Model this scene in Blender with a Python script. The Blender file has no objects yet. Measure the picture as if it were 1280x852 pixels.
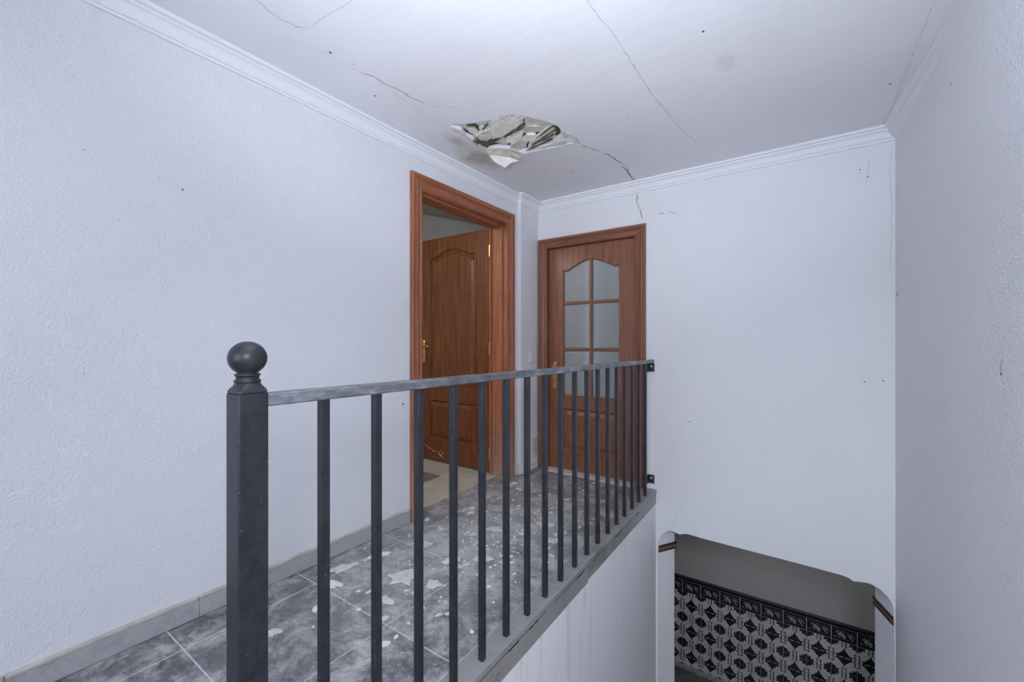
import bpy, bmesh, math, random
from mathutils import Vector, Matrix
from mathutils.geometry import tessellate_polygon
random.seed(7)
SC = bpy.context.scene; COL = SC.collection
R = math.radians

# ------------------------------------------------------------------ camera
EYE = 1.07                       # eye height above the landing floor (z = 0)
cam = bpy.data.cameras.new('camera'); camo = bpy.data.objects.new('camera', cam); COL.objects.link(camo)
camo.location = (0, 0, EYE); camo.rotation_euler = (R(90), 0, R(34.4))
cam.sensor_width = 36; cam.lens = 520 / 1280 * 36
cam.shift_y = 3.0 / 1280; cam.clip_start = .02
SC.camera = camo

# ------------------------------------------------------------------ world, lights, exposure
w = bpy.data.worlds.new('world'); SC.world = w; w.use_nodes = True
w.node_tree.nodes['Background'].inputs[0].default_value = (.62, .74, 1, 1)
w.node_tree.nodes['Background'].inputs[1].default_value = .6

def area(name, loc, target, sx, sy, power, col):
    l = bpy.data.lights.new(name, 'AREA'); l.shape = 'RECTANGLE'; l.size = sx; l.size_y = sy
    l.energy = power; l.color = col
    o = bpy.data.objects.new(name, l); COL.objects.link(o); o.location = loc
    o.rotation_euler = (Vector(target) - Vector(loc)).to_track_quat('-Z', 'Y').to_euler()
    return o
area('rear_fill', (-.55, -1.78, 1.25), (-.7, 2.5, 1.15), 1.5, 1.5, 12.5, (.84, .90, 1))  # soft fill added behind the camera; the window is invented
area('bounce_flash', (-.10, -.25, 1.15), (-.45, .75, 2.28), .45, .45, 12, (.86, .91, 1)).data.spread = R(95)
area('forward_fill', (.36, -.28, 1.42), (-.6, 2.9, -.9), .35, .35, 8.8, (.87, .91, 1)).data.spread = R(120)  # added fill that lifts the back wall and stairwell
area('left_room_fill', (-2.6, .9, 2.2), (-2.7, 2.0, .6), .5, .5, 9, (1, .93, .84))  # unseen fill added to brighten the side room
area('back_room_fill', (-1.2, 4.6, 2.2), (-1.3, 4.7, .8), .5, .5, 1.6, (.95, .97, 1))  # added fill, out of sight behind the glazed door
area('lower_hall_fill', (-.2, 4.2, -.45), (-.2, 4.6, -2.0), .6, .3, 1.8, (.95, .95, 1))  # unseen fill added to lift the tiled wall
SC.view_settings.view_transform = 'Standard'; SC.view_settings.look = 'None'
SC.view_settings.gamma = 1; SC.view_settings.use_curve_mapping = False
SC.view_settings.exposure = 0.80

# ------------------------------------------------------------------ node expression helper
class V:
    """a float socket or number inside a node tree, with operators"""
    def __init__(s, t, x): s.t, s.x = t, x
    def _m(s, op, *a):
        n = s.t.nodes.new('ShaderNodeMath'); n.operation = op
        for i, q in enumerate((s,) + a):
            q = q.x if isinstance(q, V) else q
            if isinstance(q, (int, float)): n.inputs[i].default_value = q
            else: s.t.links.new(q, n.inputs[i])
        return V(s.t, n.outputs[0])
    def __add__(s, o): return s._m('ADD', o)
    def __sub__(s, o): return s._m('SUBTRACT', o)
    def __mul__(s, o): return s._m('MULTIPLY', o)
    def __truediv__(s, o): return s._m('DIVIDE', o)
    def __rsub__(s, o): return V(s.t, o)._m('SUBTRACT', s)
    def abs(s): return s._m('ABSOLUTE')
    def pw(s, e): return s._m('POWER', e)
    def lt(s, o): return s._m('LESS_THAN', o)
    def gt(s, o): return s._m('GREATER_THAN', o)
    def max(s, o): return s._m('MAXIMUM', o)
    def min(s, o): return s._m('MINIMUM', o)
    def sin(s): return s._m('SINE')
    def cl(s): return s.max(0.0).min(1.0)

class Mat:
    def __init__(s, name, rough=.6, metal=0.0, spec=.5):
        s.m = bpy.data.materials.new(name); s.m.use_nodes = True; s.t = s.m.node_tree
        s.b = s.t.nodes['Principled BSDF']; s.b.inputs['Roughness'].default_value = rough
        s.b.inputs['Metallic'].default_value = metal; s.b.inputs['Specular IOR Level'].default_value = spec
        tc = s.t.nodes.new('ShaderNodeTexCoord'); s.obj = tc.outputs['Object']
        g = s.t.nodes.new('ShaderNodeNewGeometry'); s.pos = g.outputs['Position']
    def link(s, a, b): s.t.links.new(a, b)
    def xyz(s, sock):
        n = s.t.nodes.new('ShaderNodeSeparateXYZ'); s.link(sock, n.inputs[0])
        return [V(s.t, n.outputs[i]) for i in range(3)]
    def scaled(s, sock, sc, loc=(0, 0, 0)):
        n = s.t.nodes.new('ShaderNodeMapping'); s.link(sock, n.inputs[0]); n.inputs['Scale'].default_value = sc
        n.inputs['Location'].default_value = loc; return n.outputs[0]
    def noise(s, sock, scale=5, detail=4, rough=.55, dist=0.0):
        n = s.t.nodes.new('ShaderNodeTexNoise'); s.link(sock, n.inputs['Vector'])
        n.inputs['Scale'].default_value = scale; n.inputs['Detail'].default_value = detail
        n.inputs['Roughness'].default_value = rough; n.inputs['Distortion'].default_value = dist
        return V(s.t, n.outputs[0])
    def voro(s, sock, scale=5, feat='F1'):
        n = s.t.nodes.new('ShaderNodeTexVoronoi'); n.feature = feat; s.link(sock, n.inputs['Vector']); n.inputs['Scale'].default_value = scale
        return V(s.t, n.outputs[0])
    def ramp(s, v, stops):
        n = s.t.nodes.new('ShaderNodeValToRGB'); s.link(v.x, n.inputs[0]); e = n.color_ramp.elements
        while len(e) < len(stops): e.new(.5)
        for q, (p, c) in zip(e, stops):
            q.position = p; q.color = (*c, 1) if isinstance(c, tuple) else (c, c, c, 1)
        return n.outputs[0]
    def mix(s, f, a, b, mode='MIX'):
        n = s.t.nodes.new('ShaderNodeMix'); n.data_type = 'RGBA'; n.blend_type = mode
        for i, q in ((0, f), (6, a), (7, b)):
            q = q.x if isinstance(q, V) else q
            if isinstance(q, (int, float)): n.inputs[i].default_value = q
            elif isinstance(q, tuple): n.inputs[i].default_value = (*q, 1)
            else: s.link(q, n.inputs[i])
        return n.outputs[2]
    def color(s, c):
        if isinstance(c, tuple): s.b.inputs['Base Color'].default_value = (*c, 1)
        else: s.link(c, s.b.inputs['Base Color'])
    def rough(s, v): s.link(v.x, s.b.inputs['Roughness'])
    def bump(s, v, dist=.002, strength=1.0):
        n = s.t.nodes.new('ShaderNodeBump'); n.inputs['Distance'].default_value = dist
        n.inputs['Strength'].default_value = strength; s.link(v.x if isinstance(v, V) else v, n.inputs['Height'])
        s.link(n.outputs[0], s.b.inputs['Normal'])

def paint(name, base, grain=95, gd=.0011, mott=.05, streaks=False):
    m = Mat(name, .62, spec=.3)
    n = m.noise(m.pos, 1.7, 5, .6); f = m.noise(m.pos, 22, 3, .5)
    c = m.ramp(n * .7 + f * .3, [(.3, tuple(x * (1 - mott) for x in base)), (.7, base)])
    if streaks:
        st = m.noise(m.scaled(m.pos, (14, 14, .5)), 2.2, 4, .6)
        zz = m.xyz(m.pos)[2]
        k = ((st - .55) * 5).cl() * ((zz + .75) * 1.6).cl() * .55
        c = m.mix(k, c, (.46, .41, .36))
    m.color(c)
    b = m.noise(m.pos, grain, 2, .5) * .7 + m.noise(m.pos, grain * 2.3, 2, .5) * .3 + m.noise(m.pos, 7, 3, .5) * .5
    m.bump(b, gd * 6, .55)
    return m.m
M = {}
WH = (.80, .805, .84)
M['wall'] = paint('wall_paint', WH, 115, .0014)
M['wall_smooth'] = paint('back_wall_paint', WH, 90, .0007)
M['wall_rough'] = paint('wall_stipple', (.82, .83, .87), 105, .0019)
M['wall_streak'] = paint('wall_streaked', (.87, .87, .89), 60, .0008, .06, True)
M['cornice'] = paint('cornice_paint', (.83, .84, .88), 60, .0001, .03)
M['grey_wall'] = paint('grey_wall', (.50, .49, .48), 40, .0005)
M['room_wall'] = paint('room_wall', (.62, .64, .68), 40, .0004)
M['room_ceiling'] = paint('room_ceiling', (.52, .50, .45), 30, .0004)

# ceiling paint: trowel waves, brown damp stain below the hole
m = Mat('ceiling_paint', .55, spec=.35)
n = m.noise(m.pos, 1.5, 5, .6)
c = m.ramp(n, [(.3, (.75, .75, .79)), (.7, (.80, .80, .84))])
x, y, z = m.xyz(m.pos)
def blob(cx, cy, rx, ry): return (1.0 - (((x - cx) / rx).pw(2.0) + ((y - cy) / ry).pw(2.0)).pw(.5)).cl()
V.__radd__ = lambda s, o: s + o
V.__rmul__ = lambda s, o: s * o
wob = m.noise(m.pos, 9, 4, .6)
st = ((blob(-1.715, 2.13, .13, .24) * 1.6 + blob(-1.68, 1.88, .07, .14) * .8) * (wob * 2.2 - .25)).cl()
c = m.mix(st * .75, c, (.36, .31, .21))
st2 = ((blob(-1.45, 2.25, .45, .45) * .8) * (wob * 2 - .4)).cl()
c = m.mix(st2 * .35, c, (.50, .49, .46))
sm = (blob(-.25, 2.0, .045, .09) * 2).cl()
c = m.mix(sm * .25, c, (.45, .47, .47))
m.color(c)
tr = m.noise(m.scaled(m.pos, (1, 3.2, 1)), 2.2, 4, .5) + m.noise(m.scaled(m.pos, (2, 9, 1)), 3, 3, .6) * .25
m.bump(tr, .012, .25); M['ceiling'] = m.m

def wood(name, dark, mid, light, axis='Z', rough=.36, dusty=False, coat=.25):
    m = Mat(name, rough, spec=.5)
    s = {'Z': (16, 16, .9), 'X': (.9, 16, 16), 'Y': (16, .9, 16)}[axis]
    g = m.noise(m.scaled(m.obj, s), 3.4, 6, .62, .6)
    s2 = {'Z': (150, 150, 4), 'X': (4, 150, 150), 'Y': (150, 4, 150)}[axis]
    p = m.noise(m.scaled(m.obj, s2), 1.6, 3, .6)
    c = m.ramp(g, [(.28, dark), (.5, mid), (.72, light)])
    c = m.mix((p - .5).cl() * 2.0, c, tuple(q * .45 for q in dark))
    if dusty:
        zz = m.xyz(m.pos)[2]; d = ((.55 - zz) * 1.6).cl() * m.noise(m.pos, 14, 5, .65)
        c = m.mix((d * .9).cl(), c, (.36, .30, .27))
    m.color(c); m.bump(p * .5 + g * .5, .0008, .5)
    m.b.inputs['Coat Weight'].default_value = coat; m.b.inputs['Coat Roughness'].default_value = .28
    return m.m
D, K, G = (.070, .017, .004), (.155, .043, .009), (.26, .085, .021)
for a in 'XYZ':
    M['wood' + a] = wood('mahogany_' + a, D, K, G, a, .42, False, .06)
    M['case' + a] = wood('casing_mahogany_' + a, (.20, .060, .026), (.33, .112, .048), (.44, .170, .080), a, .5, True, .08)
    M['bdoor' + a] = wood('glazed_door_mahogany_' + a, (.15, .050, .024), (.235, .083, .042), (.32, .125, .066), a, .45, False, .3)
M['dark_wood'] = wood('dark_strip_wood', (.02, .012, .008), (.035, .02, .012), (.05, .03, .018), 'Y', .5)
M['strip_wood'] = wood('raw_strip_wood', (.14, .09, .05), (.22, .145, .08), (.30, .21, .12), 'Y', .6)

# iron paint
m = Mat('iron_paint', .34, .25, .55)
n1 = m.noise(m.pos, 26, 6, .7); d = m.noise(m.pos, 210, 2, .5)
c = m.ramp(n1, [(.35, (.020, .022, .027)), (.65, (.036, .040, .048))])
c = m.mix(((d - .70) * 12).cl(), c, (.33, .33, .34)); m.color(c)
m.rough(n1 * .35 + .20); m.bump(n1, .0006, .6); M['iron'] = m.m
m = Mat('worn_iron_rail', .42, .3, .5)
n1 = m.noise(m.pos, 20, 7, .72); n2 = m.noise(m.scaled(m.pos, (9, 3, 9)), 2.4, 6, .7)
c = m.ramp(n2, [(.32, (.075, .080, .088)), (.52, (.19, .20, .22)), (.68, (.42, .43, .45))])
c = m.mix(((n1 - .62) * 8).cl(), c, (.40, .38, .34)); m.color(c); m.rough(n1 * .4 + .22); m.bump(n1, .0006, .6); M['rail'] = m.m
def plain(name, col, rough=.5, metal=0.0, var=.12, sc=12, bump=0):
    m = Mat(name, rough, metal); n = m.noise(m.pos, sc, 4, .6)
    m.color(m.ramp(n, [(.3, tuple(q * (1 - var) for q in col)), (.7, tuple(min(1, q * (1 + var)) for q in col))]))
    if bump: m.bump(n, bump, .7)
    return m.m
M['brass'] = plain('brass', (.74, .50, .17), .26, 1.0)
M['steel'] = plain('steel', (.6, .6, .6), .3, 1.0)
M['white_plastic'] = plain('white_plastic', (.74, .74, .78), .4, 0, .03)
M['beige_plastic'] = plain('beige_plastic', (.58, .58, .52), .5, 0, .04)
M['crack'] = plain('crack_gap', (.24, .23, .22), .9, 0, .4, 60)
M['crack_faint'] = plain('hairline_crack_gap', (.60, .60, .62), .9, 0, .25, 40)
M['hole_and_shadow'] = plain('dark_gap_and_shadow', (.02, .018, .012), .95)  # black of the keyhole, and of the shadow painted under the nosing
M['rubber'] = plain('dark_grey_bit', (.06, .06, .06), .8)
m = Mat('broken_plaster', .9, spec=.2)
n = m.noise(m.pos, 30, 6, .65); f = m.noise(m.scaled(m.pos, (70, 30, 40)), 1.2, 6, .7)
c = m.ramp(n * .6 + f * .4, [(.32, (.40, .36, .29)), (.5, (.66, .63, .57)), (.68, (.80, .78, .74))])
m.color(c); m.bump(f + n * .4, .004, .8); M['plaster'] = m.m
M['plaster_pale'] = plain('pale_plaster_skin', (.74, .73, .68), .85, 0, .10, 14, .004)
M['plaster_flap'] = plain('stained_plaster_skin', (.50, .47, .38), .85, 0, .25, 22, .004)
m = Mat('dark_plaster_and_shade', .95); n = m.noise(m.pos, 26, 6, .7)
m.color(m.ramp(n, [(.35, (.035, .032, .018)), (.55, (.13, .115, .07)), (.75, (.33, .30, .22))])); m.bump(n, .01, .8); M['plaster_dark'] = m.m  # dark inner plaster; also colours the painted shade of the gaps
M['flake'] = plain('fallen_plaster', (.70, .685, .64), .9, 0, .14, 30, .003)
M['flake_white'] = plain('fallen_white_paint', (.80, .80, .80), .8, 0, .08, 30, .002)

# marble floor tile: charcoal grey with pale veins, whitish plaster dust over it
def marble(name, lo, mid, hi, dust=1.0, seedy=True):
    m = Mat(name, .38, spec=.45)
    src = m.pos
    a = m.noise(src, 4.5, 12, .74, .6); b = m.noise(m.scaled(src, (1, 1, 1), (4, 2, 0)), 14, 10, .80, .4)
    oi = m.t.nodes.new('ShaderNodeObjectInfo'); rnd = V(m.t, oi.outputs['Random'])
    c = m.ramp(a * .5 + b * .5 + (rnd - .5) * .05, [(.36, lo), (.5, mid), (.60, mid), (.68, hi)])
    ve = m.noise(m.scaled(src, (1, 1.6, 1), (1, 7, 3)), 4.5, 7, .62, 2.2)
    vv = (1.0 - ((ve - .5).abs() * 26)).cl() * .40
    c = m.mix(vv, c, (.30, .30, .31))
    if dust:
        x, y, z = m.xyz(src)
        near = (1.0 - (((x + 1.45) / .75).pw(2.0) + ((y - 1.9) / 1.25).pw(2.0)).pw(.5)).cl()
        dn = m.noise(src, 7, 12, .80, .3); sp = m.noise(src, 55, 6, .78)
        k = ((dn - .47 + near * .13) * 6).cl() * .80
        k2 = ((sp - .58 + near * .08) * 9).cl() * .75
        k3 = (near * 1.1).cl() * .42
        k = k.max(k2).max(k3) * dust
        c = m.mix(k.cl(), c, (.62, .61, .59))
        m.rough((k * .5 + .36).cl())
    m.color(c); m.bump(b, .0007, .5)
    return m.m
M['marble'] = marble('grey_marble', (.040, .043, .050), (.150, .155, .167), (.46, .465, .475))
M['grout'] = plain('grout', (.60, .59, .57), .9, 0, .15, 40)
M['skirt'] = marble('skirting_marble', (.26, .27, .28), (.42, .43, .44), (.58, .58, .59), 0)
M['skirt_edge'] = plain('skirting_top_dirt', (.50, .47, .42), .8, 0, .22, 12)
M['fascia'] = marble('edge_marble', (.16, .155, .14), (.32, .31, .295), (.56, .55, .53), 0)
M['curb'] = marble('curb_marble', (.16, .16, .165), (.30, .30, .30), (.44, .44, .44), 0)
M['beige_tile'] = plain('beige_floor_tile', (.47, .445, .395), .45, 0, .12, 7)
M['dark_insert'] = plain('dark_insert_tile', (.20, .18, .17), .45, 0, .3, 20)
M['sill'] = plain('pale_marble_sill', (.58, .57, .55), .5, 0, .12, 10)
M['lower_floor'] = marble('lower_floor_marble', (.03, .03, .03), (.16, .155, .14), (.55, .53, .48), 0)

# patterned wall tiles (printed): white with a dark blue four-petal flower at centre and at the corners
NAVY = (.018, .019, .040)
m = Mat('flower_print_tile', .22, spec=.5)
x, y, z = m.xyz(m.obj)
def petals(u, v, ru, rv, e=.62):
    return ((u.abs() / ru).pw(e) + (v.abs() / rv).pw(e)).lt(1.0)
def dot(u, v, cu, cv, r): return (((u - cu).pw(2.0)) + ((v - cv).pw(2.0))).lt(r * r)
wobble = (m.noise(m.obj, 70, 2, .5) - .5) * .012
u, v = x + wobble, z + wobble
u5, v5 = (u + v * .67), (v * .67 - u)
au, av = u.abs(), v.abs()
mask = petals(u, v, .064, .076, 1.1).max(petals(u, v, .034, .096, 1.0)).max(petals(u, v - u * .30, .084, .030, .85)).max(petals(u, v + u * .30, .084, .030, .85))
mask = mask.min(1.0 - v.abs().lt(.0025) * au.lt(.045) * au.gt(.008))
cu, cv = .1 - au, .15 - av
mask = mask.max(petals(cu, cv, .064, .062, 1.1)).max(petals(cu, cv, .030, .078, 1.0)).max(dot(cu, cv, .052, .022, .009)).max(dot(cu, cv, .030, .040, .009))
for k in range(3):      # little chains on the side joints at mid height and on the top/bottom joints at mid width
    mask = mask.max(dot(cu, av, .017, .009 + .022 * k, .0085)).max(dot(au, cv, .014, .007 + .019 * k, .0080))
mask = mask.max(dot(cu, av, .0, .058, .006)).max(dot(cu, av, .0, .017, .005))
gl = m.noise(m.pos, 3, 3, .5)
m.color(m.mix(mask, m.ramp(gl, [(.3, (.66, .655, .64)), (.7, (.74, .735, .72))]), NAVY)); M['flower_tile'] = m.m
m = Mat('border_print_tile', .2, spec=.5)
x, y, z = m.xyz(m.obj); nn = m.noise(m.obj, 60, 3, .6); wobble = (nn - .5) * .016
u, v = x + wobble, z + wobble; au = u.abs()
mask = ((au - .004).abs().lt(.0035) * v.abs().lt(.034))
for cx, cz, r in ((.022, .020, .009), (.020, -.006, .012), (.036, .006, .010), (.050, -.010, .009), (.062, .016, .008), (.046, .026, .006), (.066, -.024, .006), (.034, -.022, .006), (.075, .002, .006)):
    mask = mask.max(dot(au, v, cx, cz, r))
mask = mask * (1.0 - (((u * 70 + v * 40).sin().gt(.55))))
fr = (((v - .040).abs().lt(.0018)) .max((v + .036).abs().lt(.0018))) * .35
m.color(m.mix(mask.max(fr) * .85, (.016, .016, .034), (.50, .50, .56))); M['border_tile'] = m.m
M['black_trim'] = plain('black_glazed_trim', (.006, .006, .012), .5, 0, .1)
M['tile_grout'] = plain('tile_grout', (.80, .80, .80), .9, 0, .08)

m = Mat('frosted_glass', .3, spec=.5)
m.b.inputs['Transmission Weight'].default_value = .35; m.b.inputs['IOR'].default_value = 1.3
n = m.noise(m.pos, 120, 3, .6); m.rough(n * .15 + .25)
m.color(m.ramp(m.noise(m.pos, 3, 3, .5), [(.3, (.36, .38, .37)), (.7, (.42, .43, .42))])); m.bump(n, .0006, .4); M['glass'] = m.m

# ------------------------------------------------------------------ geometry helpers
def link(name, me, mat=None, parent=None, loc=(0, 0, 0), rz=0):
    if mat and not me.materials: me.materials.append(M[mat] if isinstance(mat, str) else mat)
    o = bpy.data.objects.new(name, me); COL.objects.link(o); o.location = loc; o.rotation_euler = (0, 0, rz)
    if parent: o.parent = parent
    return o
def mesh(name, bm, smooth=False):
    bmesh.ops.recalc_face_normals(bm, faces=bm.faces)
    me = bpy.data.meshes.new(name); bm.to_mesh(me); bm.free()
    if smooth: me.polygons.foreach_set('use_smooth', [True] * len(me.polygons))
    return me
def empty(name, loc=(0, 0, 0), rz=0, parent=None):
    o = bpy.data.objects.new(name, None); COL.objects.link(o); o.location = loc; o.rotation_euler = (0, 0, rz)
    o.empty_display_size = .1
    if parent: o.parent = parent
    return o
def tag(o, label=None, cat=None, group=None, kind=None):
    for k, v in (('label', label), ('category', cat), ('group', group), ('kind', kind)):
        if v: o[k] = v
    return o
def add_box(bm, x0, x1, y0, y1, z0, z1, bev=0):
    r = bmesh.ops.create_cube(bm, size=1)
    vs = r['verts']
    for v in vs: v.co = Vector(((x0 + x1) / 2 + v.co.x * (x1 - x0), (y0 + y1) / 2 + v.co.y * (y1 - y0), (z0 + z1) / 2 + v.co.z * (z1 - z0)))
    if bev:
        es = list({e for v in vs for e in v.link_edges})
        bmesh.ops.bevel(bm, geom=es, offset=bev, segments=1, affect='EDGES', profile=.5)
def box(name, x0, x1, y0, y1, z0, z1, mat, parent=None, bev=0, o0=False):
    """box with its origin at its own centre (or at the world origin when it will carry parts)"""
    cx, cy, cz = (0, 0, 0) if o0 else ((x0 + x1) / 2, (y0 + y1) / 2, (z0 + z1) / 2)
    bm = bmesh.new(); add_box(bm, x0 - cx, x1 - cx, y0 - cy, y1 - cy, z0 - cz, z1 - cz, bev)
    return link(name, mesh(name, bm), mat, parent, (cx, cy, cz))
def poly_slab(name, outer, holes, fn, thick, mat, parent=None):
    """polygon with holes in 2-D, fn(u, v, t) -> 3-D, t = 0..thick"""
    loops = [outer] + holes
    tris = tessellate_polygon([[Vector((a, b, 0)) for a, b in l] for l in loops])
    flat = [p for l in loops for p in l]
    bm = bmesh.new()
    A = [bm.verts.new(fn(a, b, 0)) for a, b in flat]; B = [bm.verts.new(fn(a, b, thick)) for a, b in flat]
    for t in tris:
        try: bm.faces.new([A[i] for i in t]); bm.faces.new([B[i] for i in reversed(t)])
        except ValueError: pass
    k = 0
    for l in loops:
        n = len(l)
        for i in range(n):
            j = (i + 1) % n
            bm.faces.new([A[k + i], A[k + j], B[k + j], B[k + i]])
        k += n
    return link(name, mesh(name, bm), mat, parent)
def offset_path(pts, d, closed=False):
    out = []
    n = len(pts)
    for i in range(n):
        p = Vector(pts[i]); a = Vector(pts[i - 1]) if i else None; b = Vector(pts[i + 1]) if i < n - 1 else None
        def nr(q, r): t = (r - q).normalized(); return Vector((t.y, -t.x))
        if a is None: out.append(p + nr(p, b) * d)
        elif b is None: out.append(p + nr(a, p) * d)
        else:
            n1, n2 = nr(a, p), nr(p, b); s = (n1 + n2).normalized(); out.append(p + s * (d / max(.2, s.dot(n1))))
    return out
def sweep(name, path, profile, mat, parent=None, smooth=False):
    """sweep profile [(offset to the right, z)] along a plan path"""
    bm = bmesh.new(); rows = []
    for d, z in profile:
        rows.append([bm.verts.new((q.x, q.y, z)) for q in offset_path(path, d)])
    for r0, r1 in zip(rows, rows[1:] + rows[:1]):
        for i in range(len(path) - 1): bm.faces.new([r0[i], r0[i + 1], r1[i + 1], r1[i]])
    for i in (0, -1):
        try: bm.faces.new([r[i] for r in rows])
        except ValueError: pass
    return link(name, mesh(name, bm, smooth), mat, parent)
def lathe(bm, prof, seg, c, squash=None):
    rings = []
    for r, z in prof:
        ring = []
        for k in range(seg):
            a = 2 * math.pi * k / seg; ring.append(bm.verts.new((c[0] + r * math.cos(a), c[1] + r * math.sin(a), c[2] + z)))
        rings.append(ring)
    for a, b in zip(rings, rings[1:]):
        for k in range(seg): bm.faces.new([a[k], a[(k + 1) % seg], b[(k + 1) % seg], b[k]])
    bm.faces.new(rings[0]); bm.faces.new(rings[-1])

# ------------------------------------------------------------------ setting
CZ = 2.28; LF = -2.76                      # ceiling and lower floor heights
LWA = math.tan(R(1.2))
def lwx(y): return -1.916 + (y - 1.712) * LWA          # left wall face
def rwx(y): return .452 + (3.11 - y) * math.tan(R(.9)) # right wall face
YB = 3.11; YR = -1.9

# left wall with doorway (u = y, v = z), thickness towards -x
wl = poly_slab('wall_left', [(YR - .15, -.3), (1.79, -.3), (1.79, 2.03), (2.735, 2.03), (2.735, -.3), (YB + .12, -.3), (YB + .12, 2.6), (YR - .15, 2.6)], [],
               lambda u, v, t: (lwx(u) - t, u, v), .15, 'wall')
tag(wl, kind='structure')
# shallow column in the back left corner
col = poly_slab('wall_corner', [(-1.98, 2.84), (-1.8585, 2.84), (-1.8570, 2.8425), (-1.8515, YB + .02), (-1.98, YB + .02)], [], lambda u, v, t: (u, v, -.02 + t), 2.40, 'wall')
tag(col, kind='structure')
# back wall: door hole and the dropped beam edge over the stair with rounded corners and chipped paint
low = [(.62, 2.6), (.62, -.52), (.4485, -.52), (.448, -.496), (.4465, -.45), (.444, -.408), (.436, -.375), (.417, -.345), (.389, -.318), (.356, -.302), (.332, -.298), (.305, -.303), (.288, -.304), (.274, -.310), (.264, -.306), (.250, -.297), (.242, -.294), (.21, -.290),
       (0, -.284), (-.25, -.280), (-.45, -.276), (-.553, -.274), (-.62, -.270), (-.645, -.269), (-.661, -.277), (-.672, -.279), (-.684, -.289), (-.692, -.281), (-.702, -.283), (-.717, -.278), (-.733, -.2745), (-.752, -.276), (-.77, -.282), (-.790, -.297), (-.806, -.319), (-.820, -.341), (-.828, -.36), (-.836, -.395), (-.838, -.43), (-.84, -.456), (-.84, -.52), (-2.1, -.52), (-2.1, 2.6)]
wb = poly_slab('wall_back', low, [[(-1.79, -.01), (-.985, -.01), (-.985, 1.915), (-1.79, 1.915)]], lambda u, v, t: (u, YB + t, v), .05, 'wall_smooth')
tag(wb, kind='structure')
# its inner leaf, behind
wb2 = poly_slab('wall_back', [(.62, 2.6), (.62, -.26), (-2.1, -.26), (-2.1, 2.6)], [[(-1.79, -.01), (-.985, -.01), (-.985, 1.915), (-1.79, 1.915)]],
                lambda u, v, t: (u, YB + .05 + t, v), .09, 'wall'); tag(wb2, kind='structure')
# splayed jamb piers below the beam
pl = poly_slab('wall_pier', [(-.84, YB + .001), (-.754, 3.246), (-.765, 3.262), (-1.0, 3.262), (-1.0, YB + .001)], [], lambda u, v, t: (u, v, LF + t), -LF - .26, 'wall_streak'); tag(pl, kind='structure')
pr = poly_slab('wall_pier', [(.448, YB + .001), (.385, 3.272), (.395, 3.285), (.62, 3.285), (.62, YB + .001)], [], lambda u, v, t: (u, v, LF + t), -LF - .26, 'wall_rough'); tag(pr, kind='structure')
# broken wooden capping strips on the piers
def strip(parent, pts, z0, z1, dz, mat):
    bm = bmesh.new(); (x0, y0), (x1, y1), (x2, y2), (x3, y3) = pts
    lo = [bm.verts.new(q) for q in ((x0, y0, z0), (x1, y1, z0 + dz), (x2, y2, z0 + dz), (x3, y3, z0))]
    hi = [bm.verts.new(q) for q in ((x0, y0, z1), (x1, y1, z1 + dz), (x2, y2, z1 + dz), (x3, y3, z1))]
    bm.faces.new(lo); bm.faces.new(hi)
    for i in range(4): j = (i + 1) % 4; bm.faces.new([lo[i], lo[j], hi[j], hi[i]])
    return link('capping_strip', mesh('capping_strip', bm), mat, parent)
def L_(o): return [(-.838 + o, YB + .004), (-.745 + o, 3.250), (-.80, 3.258), (-.87, YB + .03)]
def R_(o): return [(.446 - o, YB + .004), (.382 - o, 3.288), (.44, 3.292), (.48, YB + .03)]
strip(pl, L_(.008), -.424, -.410, .004, 'dark_wood'); strip(pl, L_(.004), -.444, -.424, .004, 'strip_wood'); strip(pl, L_(.006), -.458, -.444, .004, 'dark_wood')
strip(pr, R_(.008), -.470, -.456, .012, 'dark_wood'); strip(pr, R_(.004), -.490, -.470, .012, 'strip_wood'); strip(pr, R_(.006), -.503, -.490, .012, 'dark_wood')
# right wall, rear wall with an opening added for the fill light
wr = poly_slab('wall_right', [(YR - .15, LF - .1), (YB + .02, LF - .1), (YB + .02, 2.6), (YR - .15, 2.6)], [], lambda u, v, t: (rwx(u) + t, u, v), .15, 'wall_rough')
tag(wr, kind='structure')
wre = poly_slab('wall_rear', [(-2.2, -2.9), (.75, -2.9), (.75, 2.6), (-2.2, 2.6)], [[(-1.3, .5), (.2, .5), (.2, 2.0), (-1.3, 2.0)]], lambda u, v, t: (u, YR - t, v), .15, 'wall')
tag(wre, kind='structure')
# stairwell side wall below the landing
ws = box('wall_stairwell', -1.05, -.852, -.5, YB + .001, LF, -.105, 'wall_streak'); tag(ws, kind='structure')
ws2 = box('wall_stairwell', -1.05, .7, YR, -.5, LF, -.12, 'wall_streak'); tag(ws2, kind='structure')

# ceiling with the hole
HOLE = [(-1.601, 1.708), (-1.567, 1.71), (-1.50, 1.755), (-1.448, 1.776), (-1.39, 1.79), (-1.339, 1.817), (-1.301, 1.794), (-1.243, 1.815), (-1.194, 1.864), (-1.157, 1.926), (-1.125, 1.983), (-1.1, 2.061), (-1.105, 2.128), (-1.136, 2.173), (-1.185, 2.191), (-1.25, 2.215), (-1.314, 2.213), (-1.402, 2.217), (-1.45, 2.207), (-1.47, 2.13), (-1.526, 2.075), (-1.611, 2.048), (-1.60, 1.98), (-1.582, 1.907), (-1.592, 1.85), (-1.57, 1.786)]
ce = poly_slab('ceiling', [(-2.15, YR - .1), (.7, YR - .1), (.7, YB + .1), (-2.15, YB + .1)], [HOLE], lambda u, v, t: (u, v, CZ + t), .022, 'ceiling')
tag(ce, kind='structure')
box('lath_backing', -1.80, -.95, 1.55, 2.40, CZ + .075, CZ + .12, 'plaster_dark', ce)
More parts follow.
